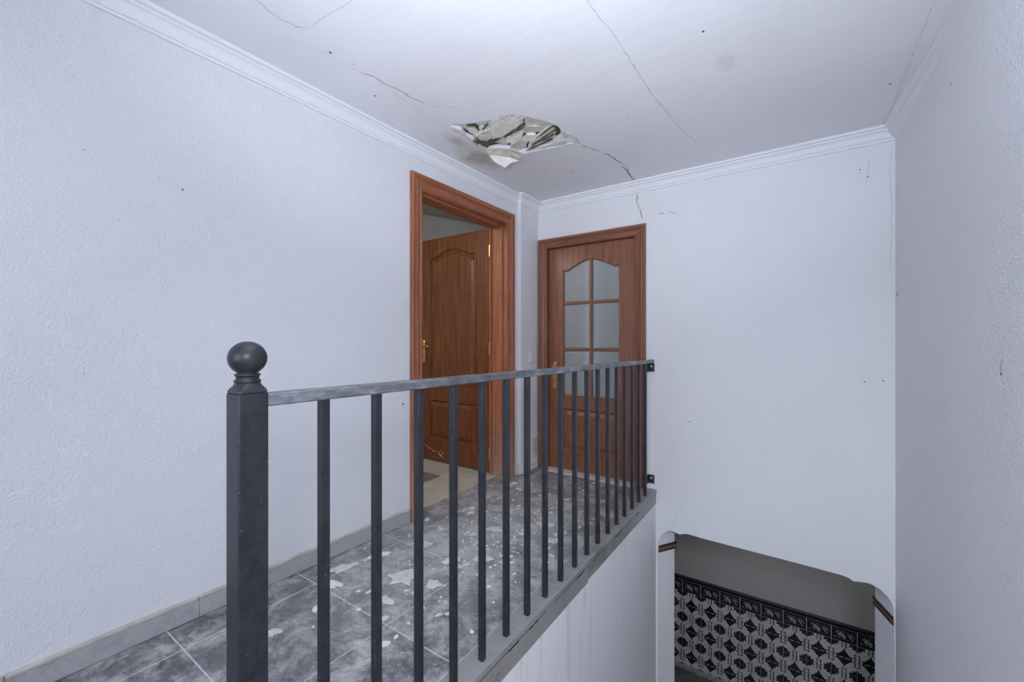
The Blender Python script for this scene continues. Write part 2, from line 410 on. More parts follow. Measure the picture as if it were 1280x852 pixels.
GASH = [(-1.575, 1.925), (-1.54, 1.93), (-1.50, 1.985), (-1.42, 1.972), (-1.33, 1.955), (-1.262, 1.945), (-1.262, 1.975), (-1.335, 1.995), (-1.40, 2.005), (-1.46, 2.03), (-1.525, 2.055), (-1.575, 2.03)]
# rough inner plaster coat with the dark gash through it
# walls of the cavity above the plaster skin
def inset(pts, f):
    cx = sum(p[0] for p in pts) / len(pts); cy = sum(p[1] for p in pts) / len(pts); return [(cx + (a - cx) * f, cy + (b - cy) * f) for a, b in pts]
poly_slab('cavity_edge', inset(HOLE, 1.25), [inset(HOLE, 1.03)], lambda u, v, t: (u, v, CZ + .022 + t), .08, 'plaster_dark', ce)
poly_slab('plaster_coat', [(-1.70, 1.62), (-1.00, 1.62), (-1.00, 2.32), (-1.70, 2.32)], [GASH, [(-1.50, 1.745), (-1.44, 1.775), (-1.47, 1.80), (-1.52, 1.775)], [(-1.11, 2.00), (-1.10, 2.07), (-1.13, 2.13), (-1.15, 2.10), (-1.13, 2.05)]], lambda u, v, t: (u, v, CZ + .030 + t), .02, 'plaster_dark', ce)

def frag(name, pts, z, thick, mat, parent, tilt=(0, 0), rnd=.004, kinks=1):
    """irregular flat fragment from a plan outline, jagged and tilted"""
    cx = sum(p[0] for p in pts) / len(pts); cy = sum(p[1] for p in pts) / len(pts)
    ring = []
    n = len(pts)
    for i in range(n):
        a = Vector(pts[i]); b = Vector(pts[(i + 1) % n])
        ring.append(a)
        for k in range(kinks):
            f = (k + 1) / (kinks + 1); p = a.lerp(b, f); ring.append(p + Vector((random.uniform(-1, 1), random.uniform(-1, 1))) * (b - a).length * .07)
    bm = bmesh.new(); T, B = [], []
    for p in ring:
        h = (p.x - cx) * tilt[0] + (p.y - cy) * tilt[1]
        B.append(bm.verts.new((p.x - cx, p.y - cy, h + random.uniform(-rnd, rnd))))
        T.append(bm.verts.new(((p.x - cx) * .97, (p.y - cy) * .97, h + thick)))
    c0 = bm.verts.new((0, 0, random.uniform(-rnd, rnd) * .5)); c1 = bm.verts.new((0, 0, thick)); k = len(ring)
    for i in range(k):
        j = (i + 1) % k
        bm.faces.new([B[i], B[j], c0]); bm.faces.new([T[j], T[i], c1]); bm.faces.new([B[i], T[i], T[j], B[j]])
    return link(name, mesh(name, bm), mat, parent, (cx, cy, z))
# broken plaster layers in the hole: (outline, height of underside above the ceiling face, tilt, material)
FR = [
 ([(-1.339, 1.822), (-1.30, 1.80), (-1.24, 1.818), (-1.20, 1.862), (-1.215, 1.90), (-1.30, 1.93), (-1.40, 1.955), (-1.455, 1.94), (-1.44, 1.90), (-1.38, 1.86)], -.002, (.05, -.06), 'plaster'),
 ([(-1.195, 1.87), (-1.158, 1.925), (-1.125, 1.98), (-1.118, 2.03), (-1.165, 2.05), (-1.235, 2.00), (-1.245, 1.93)], .002, (-.08, .04), 'plaster'),
 ([(-1.245, 1.985), (-1.17, 2.055), (-1.20, 2.085), (-1.275, 2.075), (-1.325, 2.02), (-1.29, 1.99)], .004, (-.05, .10), 'plaster'),
 ([(-1.595, 1.712), (-1.565, 1.714), (-1.515, 1.752), (-1.49, 1.80), (-1.52, 1.835), (-1.565, 1.82)], .004, (.05, .05), 'plaster'),
 ([(-1.48, 1.79), (-1.44, 1.785), (-1.40, 1.80), (-1.425, 1.835), (-1.475, 1.835)], .010, (-.1, .05), 'plaster_pale'),
 ([(-1.43, 1.84), (-1.37, 1.815), (-1.345, 1.825), (-1.39, 1.86), (-1.44, 1.885), (-1.50, 1.88), (-1.485, 1.85)], .002, (-.08, .05), 'plaster_pale'),
 ([(-1.51, 1.89), (-1.45, 1.895), (-1.445, 1.925), (-1.48, 1.955), (-1.525, 1.975), (-1.555, 1.95), (-1.55, 1.90)], -.002, (.06, .06), 'plaster'),
 ([(-1.565, 1.83), (-1.53, 1.845), (-1.535, 1.885), (-1.575, 1.91)], .006, (.1, .0), 'plaster_pale'),
 ([(-1.40, 2.00), (-1.335, 1.995), (-1.32, 2.03), (-1.355, 2.07), (-1.41, 2.075), (-1.43, 2.04)], .000, (.06, -.08), 'plaster_pale'),
 ([(-1.345, 2.085), (-1.30, 2.06), (-1.265, 2.085), (-1.29, 2.12), (-1.34, 2.12)], -.003, (.06, .05), 'plaster_pale'),
 ([(-1.47, 2.02), (-1.44, 2.025), (-1.445, 2.07), (-1.475, 2.10), (-1.50, 2.075)], .004, (.12, .06), 'plaster'),
 ([(-1.53, 2.055), (-1.505, 2.035), (-1.48, 2.03), (-1.51, 2.08)], .008, (-.1, .1), 'plaster'),
 ([(-1.43, 2.09), (-1.37, 2.09), (-1.35, 2.13), (-1.39, 2.17), (-1.44, 2.16), (-1.455, 2.12)], .002, (.1, .1), 'plaster'),
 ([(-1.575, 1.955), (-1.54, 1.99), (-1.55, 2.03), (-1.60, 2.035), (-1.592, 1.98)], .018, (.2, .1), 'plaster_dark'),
 ([(-1.44, 2.17), (-1.40, 2.18), (-1.40, 2.205), (-1.445, 2.20)], .006, (.1, .1), 'plaster'),
]
for q, (pts, dz, tl, mt) in enumerate(FR): frag('plaster_fragment', inset(pts, 1.16), CZ + .003 + dz * 1.2 + .0035 * (q * 5 % 4), .024, mt, ce, tl, .002, 2)
# long thin layered splinters at the right rim of the hole
for k in range(5):
    o = .026 * k
    a = Vector((-1.125 - o * .45, 2.045 + o * 1.05)); b = Vector((-1.33 - o * .45, 2.145 + o * .55)); t = Vector((.35, .93)).normalized() * (.0085 + .003 * (k % 2))
    frag('plaster_splinter', [tuple(a - t), tuple(a + t), tuple(a.lerp(b, .5) + t * 1.2), tuple(b + t * .6), tuple(b - t), tuple(a.lerp(b, .5) - t * 1.1)], CZ + .001 + .004 * (k % 2), .018, ('plaster', 'plaster_pale')[k % 2], ce, (.03, -.05 * (-1) ** k), .002)
# dark plates painted as shade: the deep gash, then slits along the canes
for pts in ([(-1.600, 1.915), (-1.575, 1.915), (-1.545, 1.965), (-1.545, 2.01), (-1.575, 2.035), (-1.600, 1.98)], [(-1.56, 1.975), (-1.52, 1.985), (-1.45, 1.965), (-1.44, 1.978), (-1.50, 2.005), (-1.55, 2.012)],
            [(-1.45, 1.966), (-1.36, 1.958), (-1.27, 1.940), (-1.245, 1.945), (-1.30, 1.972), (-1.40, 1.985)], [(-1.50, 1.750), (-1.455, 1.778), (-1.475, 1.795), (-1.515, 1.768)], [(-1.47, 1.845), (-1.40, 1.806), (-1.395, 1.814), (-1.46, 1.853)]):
    frag('gash_shade', pts, CZ - .0035, .004, 'plaster_dark', ce, (0, 0), .001, 2)
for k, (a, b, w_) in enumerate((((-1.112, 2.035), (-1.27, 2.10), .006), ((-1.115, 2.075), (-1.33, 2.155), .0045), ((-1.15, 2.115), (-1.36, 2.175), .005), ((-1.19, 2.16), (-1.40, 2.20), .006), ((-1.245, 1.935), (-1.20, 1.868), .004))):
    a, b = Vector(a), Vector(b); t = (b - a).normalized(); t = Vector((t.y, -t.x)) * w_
    frag('cane_gap_shade', [tuple(a - t), tuple(a + t), tuple(a.lerp(b, .5) + t * 1.3), tuple(b), tuple(a.lerp(b, .5) - t * .8)], CZ - .0040, .004, 'plaster_dark', ce, (0, 0), .001)  # thin dark slivers stand in for shaded slits
# loose curled skin hanging below the hole
def sheet(name, P3, th, mat, parent):
    bm = bmesh.new(); n = len(P3)
    c = sum((Vector(p) for p in P3), Vector()) / n
    A = [bm.verts.new(Vector(p) - c) for p in P3]; B = [bm.verts.new(Vector(p) - c + Vector((0, 0, th))) for p in P3]
    for s in (A, B):
        cc = bm.verts.new(sum((v.co for v in s), Vector()) / n + Vector((0, 0, -.003)))
        for i in range(n): bm.faces.new([s[i], s[(i + 1) % n], cc])
    for i in range(n): j = (i + 1) % n; bm.faces.new([A[i], A[j], B[j], B[i]])
    o = link(name, mesh(name, bm), mat, parent); o.location = c; return o
sheet('hanging_plaster_flap', [(-1.612, 2.035, CZ - .004), (-1.54, 2.085, CZ - .006), (-1.475, 2.135, CZ - .012), (-1.435, 2.215, CZ - .030), (-1.455, 2.22, CZ - .034), (-1.515, 2.145, CZ - .030), (-1.60, 2.085, CZ - .026)], .004, 'plaster_flap', ce)
sheet('hanging_plaster_flap', [(-1.600, 2.085, CZ - .030), (-1.555, 2.115, CZ - .032), (-1.500, 2.165, CZ - .036), (-1.465, 2.205, CZ - .050), (-1.505, 2.185, CZ - .060), (-1.545, 2.178, CZ - .084), (-1.588, 2.120, CZ - .055)], .004, 'plaster_pale', ce)
sheet('hanging_plaster_flap', [(-1.605, 1.94, CZ + .004), (-1.585, 1.95, CZ - .001), (-1.585, 2.03, CZ - .010), (-1.618, 2.045, CZ - .012)], .005, 'plaster', ce)
# shallow peeled area to the right of the hole, and the lifted left lip
for pts in ([(-1.10, 2.09), (-1.09, 2.145), (-1.066, 2.20), (-1.085, 2.235), (-1.125, 2.20), (-1.125, 2.14)], [(-1.085, 2.245), (-1.066, 2.225), (-1.078, 2.30), (-1.115, 2.27)], [(-1.080, 2.31), (-1.062, 2.36), (-1.048, 2.43), (-1.085, 2.37)], [(-1.17, 2.205), (-1.12, 2.235), (-1.16, 2.265), (-1.24, 2.245), (-1.33, 2.235), (-1.26, 2.22)]):
    frag('plaster_fragment', pts, CZ - .0025, .005, 'plaster', ce, (0, 0), .0015)
frag('peeled_paint_edge', [(-1.10, 2.29), (-1.12, 2.33), (-1.20, 2.30), (-1.34, 2.255), (-1.44, 2.225), (-1.35, 2.235), (-1.22, 2.262), (-1.13, 2.27)], CZ - .004, .005, 'ceiling', ce, (0, .03), .0008)
frag('peeled_paint_edge', [(-1.606, 1.705), (-1.594, 1.76), (-1.588, 1.86), (-1.60, 1.95), (-1.614, 2.03), (-1.625, 1.99), (-1.606, 1.86), (-1.608, 1.76)], CZ - .003, .004, 'plaster', ce, (0, 0), .0008)

# cracks: thin dark gaps
def crack(parent, pts, w, fn, mat='crack', name='crack', jag=.25, wv=.5):
    P = []
    for a, b in zip(pts, pts[1:]):
        a, b = Vector(a), Vector(b); n = max(1, int((b - a).length / .022))
        for k in range(n):
            p = a.lerp(b, k / n)
            if k: p += Vector((random.uniform(-1, 1), random.uniform(-1, 1))) * .022 * jag
            P.append(p)
    P.append(Vector(pts[-1]))
    bm = bmesh.new(); L = []
    for i, p in enumerate(P):
        t = (P[min(i + 1, len(P) - 1)] - P[max(i - 1, 0)]).normalized(); q = Vector((t.y, -t.x)) * w * .5 * random.uniform(1 - wv, 1 + wv)
        if i in (0, len(P) - 1): q *= .2
        L.append([bm.verts.new(fn(*(p + q), 0)), bm.verts.new(fn(*(p - q), 0))])
    for a, b in zip(L, L[1:]): bm.faces.new([a[0], a[1], b[1], b[0]])
    return link(name, mesh(name, bm), mat, parent)
fc = lambda u, v, t: (u, v, CZ - .0012)
fb = lambda u, v, t: (u, YB - .0012, v)
crack(ce, [(-1.573, .55), (-1.573, .7), (-1.589, .776), (-1.578, .845), (-1.548, .875)], .0022, fc, 'crack')
crack(ce, [(-1.548, .875), (-1.424, .881), (-1.307, .891), (-1.05, .90)], .0025, fc, 'crack_faint', jag=.1)
crack(ce, [(-1.667, .845), (-1.658, .92), (-1.63, .973), (-1.611, 1.033), (-1.614, 1.08), (-1.608, 1.148)], .0022, fc, 'crack_faint')
crack(ce, [(-1.608, 1.148), (-1.582, 1.214), (-1.58, 1.294), (-1.567, 1.34), (-1.564, 1.413), (-1.546, 1.492)], .0035, fc)
crack(ce, [(-1.546, 1.492), (-1.50, 1.56), (-1.42, 1.60)], .003, fc, 'crack_faint')
crack(ce, [(-1.60, 1.30), (-1.613, 1.379), (-1.611, 1.482), (-1.631, 1.568), (-1.62, 1.634), (-1.600, 1.71)], .003, fc, 'crack_faint')
crack(ce, [(-.608, 1.0), (-.608, 1.362), (-.606, 1.45), (-.595, 1.518), (-.588, 1.675), (-.586, 1.882), (-.581, 2.054), (-.564, 2.208), (-.542, 2.464), (-.509, 2.619), (-.493, 2.775)], .005, fc, 'crack_faint', jag=.1)
crack(ce, [(-1.06, 2.38), (-1.044, 2.436), (-1.024, 2.476)], .006, fc)
crack(ce, [(-1.02, 2.50), (-1.007, 2.528), (-.986, 2.598), (-.981, 2.673), (-.972, 2.739), (-.99, 2.80)], .007, fc)
crack(ce, [(-.975, 2.74), (-.985, 2.873), (-.994, 3.003), (-.993, 3.06)], .008, fc)
crack(ce, [(-.965, 2.75), (-.955, 2.80), (-.985, 2.90)], .004, fc)
frag('plaster_fragment', [(-.99, 2.735), (-.955, 2.73), (-.945, 2.79), (-.975, 2.80)], CZ - .004, .004, 'plaster_pale', ce, (0, 0), .001)
crack(ce, [(.393, 3.06), (.403, 2.933), (.402, 2.735), (.40, 2.3), (.405, 1.9)], .0025, fc, 'crack_faint', jag=.1)
crack(wb, [(-.990, 2.20), (-.993, 2.146), (-.981, 2.096), (-.963, 2.051), (-.951, 1.99)], .0055, fb)
crack(wb, [(-.985, 2.195), (-.975, 2.12), (-.968, 2.07)], .002, fb, 'crack_faint')
for a in ([(-.885, 2.018), (-.865, 2.016)], [(-.84, 2.017), (-.79, 2.013)], [(-.766, 2.010), (-.74, 2.012), (-.722, 2.0), (-.711, 1.992)]): crack(wb, a, .005, fb)
crack(wb, [(-.626, .11), (-.647, -.007), (-.684, -.128), (-.728, -.207), (-.74, -.26)], .0022, fb, 'crack_faint')
crack(wb, [(.435, 2.15), (.430, 2.0), (.436, 1.85), (.432, 1.6), (.434, 1.45)], .0022, fb, 'crack_faint')
crack(wb, [(.30, 2.13), (.35, 2.14)], .0022, fb, 'crack_faint'); crack(wb, [(.335, 2.12), (.337, 2.07), (.33, 2.0)], .003, fb, 'crack_faint')
fl = lambda u, v, t: (lwx(u) + .0012, u, v)
fr_ = lambda u, v, t: (rwx(u) - .0012, u, v)
# old nail holes and screw plug in the walls
def spot(parent, u, v, r, fn, mat='rubber', name='nail_hole', el=1.0):
    bm = bmesh.new(); vs = [bm.verts.new(fn(u + r * math.cos(a) * random.uniform(.8, 1.2), v + el * r * math.sin(a) * random.uniform(.8, 1.2), 0)) for a in [k * math.pi / 4 for k in range(8)]]
    bm.faces.new(vs); return link(name, mesh(name, bm), mat, parent)
spot(wl, .601, 1.658, .0035, fl); spot(wl, .335, 1.71, .0018, fl); spot(wl, 1.66, .712, .005, fl, el=1.5); spot(wl, 1.663, .690, .003, fl); spot(wl, .42, 1.50, .0015, fl)
for u, v, r, e in ((2.167, 2.02, .004, 1.8), (2.376, 1.766, .003, 1), (3.056, 1.336, .009, 1.4), (2.099, .901, .0035, 1), (2.30, 1.42, .002, 1.5)): spot(wr, u, v, r, fr_, el=e)
crack(wr, [(1.737, 1.023), (1.742, 1.0), (1.737, .985)], .008, fr_, 'crack_faint', 'filler_smear'); spot(wr, 1.738, .985, .0045, fr_); spot(wr, 1.728, 1.022, .006, fr_, 'plaster_pale', 'filler_smear')
for u, v in ((-.62, .52), (.32, .85), (.40, .86), (.30, 2.07), (.335, 2.02)): spot(wb, u, v, .004, fb)
for u, v in ((-1.60, 1.00), (-1.585, 1.10), (-1.70, 1.30), (-1.72, 1.55), (-1.76, 1.75), (-.30, 1.75), (-.75, 2.2), (.36, 2.6), (-1.55, .62), (-1.45, 2.55), (-1.30, 2.66), (-.35, 1.2), (-1.60, 2.75)): spot(ce, u, v, .005, fc, 'rubber' if random.random() < .4 else 'crack_faint', 'paint_speck', 1.3)

# cornice along left wall, round the column, along the back wall
CP = [(lwx(YR), YR), (lwx(2.84), 2.84), (-1.858, 2.84), (-1.852, YB), (.4515, YB)]
prof = [(-.004, 2.198), (.010, 2.198), (.012, 2.202), (.012, 2.207), (.003, 2.209), (.003, 2.213), (.009, 2.215), (.014, 2.222), (.018, 2.232), (.024, 2.242), (.032, 2.249), (.041, 2.252), (.041, 2.257), (.036, 2.259), (.036, 2.263), (.050, 2.266), (.051, CZ + .002), (-.004, CZ + .002)]
co = sweep('trim_1', CP, prof, 'cornice'); tag(co, kind='structure')
# plain plaster cove strip between ceiling and right wall
bm = bmesh.new()
SEC = [((.392, YB + .01), .022), ((.463, 2.10), .001), ((rwx(YR) - .005, YR), .001)]
rows = []
for (x_, y_), e_ in SEC: rows.append([bm.verts.new(q) for q in ((x_, y_, CZ + .002), (x_ + e_, y_, 2.252), (rwx(y_) + .002, y_, 2.198), (rwx(y_) + .02, y_, CZ + .002))])
for a, b in zip(rows, rows[1:]):
    for i in range(4): j = (i + 1) % 4; bm.faces.new([a[i], a[j], b[j], b[i]])
bm.faces.new(rows[0]); bm.faces.new(rows[-1])
t2 = link('trim_2', mesh('trim_2', bm), 'ceiling'); tag(t2, kind='structure')

# floor: bed + marble tiles
fl0 = box('floor', -2.0, -.86, YR - .1, 3.2, -.12, -.0012, 'grout', o0=True); tag(fl0, kind='structure')
tile_cache = {}
def tile(parent, x0, x1, y0, y1, z1, th, mat, gap=.0022, name='tile', jit=.0004):
    key = (round(x1 - x0, 3), round(y1 - y0, 3), th, mat)
    if key not in tile_cache:
        bm = bmesh.new(); hx, hy = (x1 - x0) / 2 - gap, (y1 - y0) / 2 - gap; add_box(bm, -hx, hx, -hy, hy, -th, 0, .0012); tile_cache[key] = mesh(name, bm)
    return link(name, tile_cache[key], mat, parent, ((x0 + x1) / 2, (y0 + y1) / 2, z1 + random.uniform(-jit, jit)))
xs = [-1.955, -1.772, -1.288, -.935]; S = .484
ys = [YR] + [1.036 + S * k for k in range(-6, 5)] + [YB]
ys = sorted(set(q for q in ys if YR <= q <= YB))
for j in range(len(ys) - 1):
    for i in range(3): tile(fl0, xs[i], xs[i + 1], ys[j], ys[j + 1], 0, .012, 'marble', jit=.0006)
# tiles behind the staircase head (camera side landing)
for j in range(len(ys) - 1):
    if ys[j + 1] < -.4:
        for a, b in ((-.85, -.46), (-.46, .03), (.03, .52)): tile(fl0, a, b, ys[j], ys[j + 1], -.10 + .10, .012, 'marble')
fl1 = box('floor', -.852, .56, YR - .1, -.45, -.12, -.006, 'grout', o0=True); tag(fl1, kind='structure')
# marble curb under the railing: pieces with a nosing over a dirty fascia band
for k in range(6):
    y0 = -.5 + k * .602; y1 = min(y0 + .602, YB)
    box('curb_tile', -.934, -.846, y0 + .0012, y1 - .0012, -.024, .002, 'curb', fl0, .002)
    box('fascia_tile', -.87, -.8505, y0 + .001, y1 - .001, -.110 + (.0 if k < 4 else .012), -.026, 'fascia', fl0, .0015)
for k in range(26):     # mortar lumps, and black bits painted as shadow beneath the nosing
    y0 = random.uniform(.3, 3.0); l = random.uniform(.02, .08)
    o = box('mortar_shadow_bit', -.853, -.8488, y0, y0 + l, -.034, -.022, 'curb' if k % 3 else 'hole_and_shadow', fl0, .001)
o = box('nosing_shadow_strip', -.852, -.8496, -.4, YB, -.030, -.0245, 'hole_and_shadow', fl0)  # black strip painted as the shadow line below the nosing

# skirting along the left wall in marble pieces
bs = empty('baseboard_left'); tag(bs, kind='structure')
yy = [YR + .02] + [q + .10 for q in [1.036 + S * k for k in range(-6, 2)] if q > YR + .1] + [1.708]
yy = sorted(q for q in yy if q <= 1.708)
for a, b in zip(yy, yy[1:]):
    ya, yb = a + .0008, b - .0008
    bm = bmesh.new(); add_box(bm, -.006, .011, -(yb - ya) / 2, (yb - ya) / 2, 0, .068, .001); ym = (ya + yb) / 2
    link('skirting_tile', mesh('skirting_tile', bm), 'skirt', bs, (lwx(ym), ym, .0015), -R(1.2))
    bm = bmesh.new(); add_box(bm, -.006, .012, -(yb - ya) / 2, (yb - ya) / 2, .0685, .084, .004)
    link('skirting_top', mesh('skirting_top', bm), 'skirt_edge', bs, (lwx(ym), ym, .0), -R(1.2))
# chipped plaster foot of the column
cb = empty('baseboard_corner'); tag(cb, kind='structure')
for k, (a, b, h) in enumerate(((2.845, 2.93, .075), (2.935, 3.02, .062), (3.025, 3.10, .082))):
    box('skirting_remnant', -1.86, -1.846, a, b, .001, h, 'plaster_pale', cb, .003)
box('skirting_remnant', -1.893, -1.86, 2.828, 2.841, .001, .08, 'plaster_pale', cb, .003)

# ------------------------------------------------------------------ doors
def casing(parent, u0, u1, zt, w, fn, mats, name='casing', zb=0.0, prof=None):
    """three mitred casing boards around an opening; fn(u, z, h): h = height off the wall"""
    prof = prof or [(0, 0), (0, .012), (.006, .016), (.014, .016), (.018, .011), (.024, .012), (.040, .017), (.048, .024), (.056, .020), (.062, .026), (.080, .028), (w - .004, .027), (w, .020), (w, 0)]
    def side(paths, mat, nm):
        bm = bmesh.new(); rows = []
        for (o, h), in [(q,) for q in prof]:
            rows.append([bm.verts.new(fn(*p(o), h)) for p in paths])
        for a, b in zip(rows, rows[1:] + rows[:1]): bm.faces.new([a[0], a[1], b[1], b[0]])
        bm.faces.new([r[0] for r in rows]); bm.faces.new([r[1] for r in rows])
        return link(nm, mesh(nm, bm), mat, parent)
    side([lambda o: (u0 - o, zb), lambda o: (u0 - o, zt + o)], mats[0], name)
    side([lambda o: (u0 - o, zt + o), lambda o: (u1 + o, zt + o)], mats[1], name)
    side([lambda o: (u1 + o, zt + o), lambda o: (u1 + o, zb)], mats[0], name)

def leaf_mesh(W, H, T, openings):
    """door slab in local x (0..W), z (0..H), y -T/2..T/2 with polygon openings cut"""
    loops = [[(0, 0), (W, 0), (W, H), (0, H)]] + openings
    return loops
def arch(x0, x1, z0, z1, rise, n=14, half=None):
    """panel outline with a straight foot and an S-shaped crown; half='l'/'r' takes one half of the crown"""
    a = []
    xs_ = [x0 + (x1 - x0) * k / n for k in range(n + 1)]
    for x_ in reversed(xs_):
        if half == 'l': t = (x_ - x0) / (x1 - x0) * .5
        elif half == 'r': t = .5 + (x_ - x0) / (x1 - x0) * .5
        else: t = (x_ - x0) / (x1 - x0)
        d_ = .5 - abs(t - .5); s = max(0, min(1, (d_ - .07) / .43)); z_ = z1 + rise * (.5 - .5 * math.cos(math.pi * s ** .85))
        if d_ < .14: z_ -= rise * .15 * math.sin(math.pi * d_ / .14)
        a.append((x_, z_))
    return [(x0, z0), (x1, z0)] + a
def grow(pts, d):
    """offset a closed CCW outline inwards by d (negative = outwards)"""
    out = []; n = len(pts)
    for i in range(n):
        a, p, b = Vector(pts[i - 1]), Vector(pts[i]), Vector(pts[(i + 1) % n])
        t1 = (p - a).normalized(); t2 = (b - p).normalized(); n1 = Vector((-t1.y, t1.x)); n2 = Vector((-t2.y, t2.x)); s = (n1 + n2)
        if s.length < 1e-4: s = n1
        s.normalize(); out.append(tuple(p + s * (d / max(.45, s.dot(n1)))))
    return out
def ring_profile(name, pts, steps, mat, parent, fill=True):
    """stack of offset outlines: steps [(inset, y)]; last one capped"""
    bm = bmesh.new(); rows = []
    for d, y_ in steps: rows.append([bm.verts.new((a, y_, b)) for a, b in grow(pts, d)])
    n = len(pts)
    for r0, r1 in zip(rows, rows[1:]):
        for i in range(n): j = (i + 1) % n; bm.faces.new([r0[i], r0[j], r1[j], r1[i]])
    if fill:
        for t in tessellate_polygon([[Vector((*p, 0)) for p in grow(pts, steps[-1][0])]]):
            try: bm.faces.new([rows[-1][i] for i in t])
            except ValueError: pass
    return link(name, mesh(name, bm), mat, parent)
def handle(parent, x_, z_, side, yface, h=.20):
    """brass back plate with lever, keyhole"""
    bm = bmesh.new(); n = 20; hw, hh = .018, h / 2; P = []
    for k in range(n):
        a = 2 * math.pi * k / n; P.append((hw * math.cos(a), (hh - hw) * (1 if math.sin(a) > 0 else -1) + hw * math.sin(a)))
    A = [bm.verts.new((a, 0, b)) for a, b in P]; B = [bm.verts.new((a, -.004, b)) for a, b in P]; C2 = [bm.verts.new((a * .8, -.007, b * .95)) for a, b in P]
    for r0, r1 in ((A, B), (B, C2)):
        for i in range(n): j = (i + 1) % n; bm.faces.new([r0[i], r0[j], r1[j], r1[i]])
    bm.faces.new(C2)
    link('handle_plate', mesh('handle_plate', bm), 'brass', parent, (x_, yface, z_))
    bm = bmesh.new()
    r = bmesh.ops.create_cone(bm, segments=12, radius1=.010, radius2=.009, depth=.045, cap_ends=True); bmesh.ops.rotate(bm, verts=r['verts'], matrix=Matrix.Rotation(R(90), 3, 'X')); bmesh.ops.translate(bm, verts=r['verts'], vec=(0, -.022, 0))
    prev = None; segs = 8
    for k in range(segs + 1):
        t = k / segs; cx = side * (.0 + .105 * t); cz = .006 * math.sin(t * 3.1) ; rr = .009 * (1 - .35 * t)
        ring = [bm.verts.new((cx, -.045 + rr * .7 * math.cos(a), cz + rr * math.sin(a))) for a in [q * math.pi / 4 for q in range(8)]]
        if prev:
            for i in range(8): j = (i + 1) % 8; bm.faces.new([prev[i], prev[j], ring[j], ring[i]])
        else: bm.faces.new(ring)
        prev = ring
    bm.faces.new(prev)
    link('lever', mesh('lever', bm, True), 'brass', parent, (x_, yface, z_ + h * .22))
    bm = bmesh.new(); add_box(bm, -.003, .003, -.0085, -.006, -.012, .008, 0); link('keyhole', mesh('keyhole', bm), 'hole_and_shadow', parent, (x_, yface, z_ - h * .18))

# --- door 1: open leaf in the left wall
d1 = empty('door_1', (0, 0, 0)); tag(d1, kind='structure')
fn1 = lambda u, z_, h: (lwx(u) + h, u, z_)
casing(d1, 1.803, 2.682, 2.015, .090, fn1, ('caseZ', 'caseY'))
fn1b = lambda u, z_, h: (lwx(u) - .15 - h, u, z_)
casing(d1, 1.803, 2.682, 2.015, .070, fn1b, ('caseZ', 'caseY'), prof=[(0, 0), (0, .012), (.01, .016), (.06, .016), (.07, .01), (.07, 0)])
box('jamb', -2.066, -1.888, 2.700, 2.735, 0, 2.033, 'caseZ', d1); box('jamb', -2.085, -1.915, 1.780, 1.803, 0, 2.033, 'caseZ', d1)
box('jamb', -2.075, -1.905, 1.803, 2.700, 2.010, 2.035, 'caseY', d1)
box('door_stop', -2.015, -1.935, 2.685, 2.702, 0, 2.01, 'caseZ', d1, .003); box('door_stop', -2.015, -1.935, 1.80, 1.817, 0, 2.01, 'caseZ', d1, .003); box('door_stop', -2.015, -1.935, 1.80, 2.70, 1.993, 2.012, 'caseY', d1, .003)
LX0 = -2.905; LWID = .825; LH = 2.008
lf = poly_slab('door_leaf', [(0, 0), (LWID, 0), (LWID, LH), (0, LH)],
               [arch(.115, .675, .66, 1.838, .060, 28), [(.115, .190), (.675, .190), (.675, .552), (.115, .552)]],
               lambda u, v, t: (u, -.0175 + t, v), .035, 'woodZ', d1)
lf.location = (LX0, 2.7375, .010)
P1 = arch(.115, .675, .66, 1.838, .060, 28); P2 = [(.115, .190), (.675, .190), (.675, .552), (.115, .552)]
for P_ in (P1, P2):
    ring_profile('panel_moulding', P_, [(-.004, -.0175), (-.004, -.0225), (.004, -.0235), (.010, -.019), (.014, -.010), (.017, -.006)], 'woodZ', lf, False)
    ring_profile('door_panel', P_, [(.014, -.005), (.028, -.005), (.034, -.0075), (.052, -.014), (.056, -.0155)], 'woodZ', lf)
    ring_profile('door_panel', P_, [(.0, .006), (.03, .006), (.05, .014)], 'woodZ', lf)
handle(lf, .050, .985, 1, -.0175, .21)
# scuff of scraped varnish low on the leaf
crack(lf, [(.07, .135), (.13, .10), (.20, .085), (.24, .075), (.27, .055), (.30, .03)], .006, lambda u, v, t: (u, -.0188, v), 'skirt_edge', 'scratch', .5, .8)
crack(lf, [(.30, .13), (.26, .09), (.235, .07), (.26, .05), (.29, .075), (.30, .10)], .005, lambda u, v, t: (u, -.0188, v), 'skirt_edge', 'scratch', .5, .8)
for hz in (1.80, .995, .13):
    bm = bmesh.new()
    r = bmesh.ops.create_cone(bm, segments=12, radius1=.0065, radius2=.0065, depth=.095, cap_ends=True)
    r = bmesh.ops.create_cone(bm, segments=12, radius1=.0045, radius2=.0015, depth=.014, cap_ends=True); bmesh.ops.translate(bm, verts=r['verts'], vec=(0, 0, .054))
    add_box(bm, -.012, 0, .0, .0022, -.047, .047); add_box(bm, .0, .016, .0, .0022, -.047, .047)
    link('hinge', mesh('hinge', bm), 'brass', d1, (-2.074, 2.705, hz + .03))
# landing-side threshold
box('threshold', -1.998, -1.92, 1.80, 2.70, -.02, .0015, 'marble', d1)

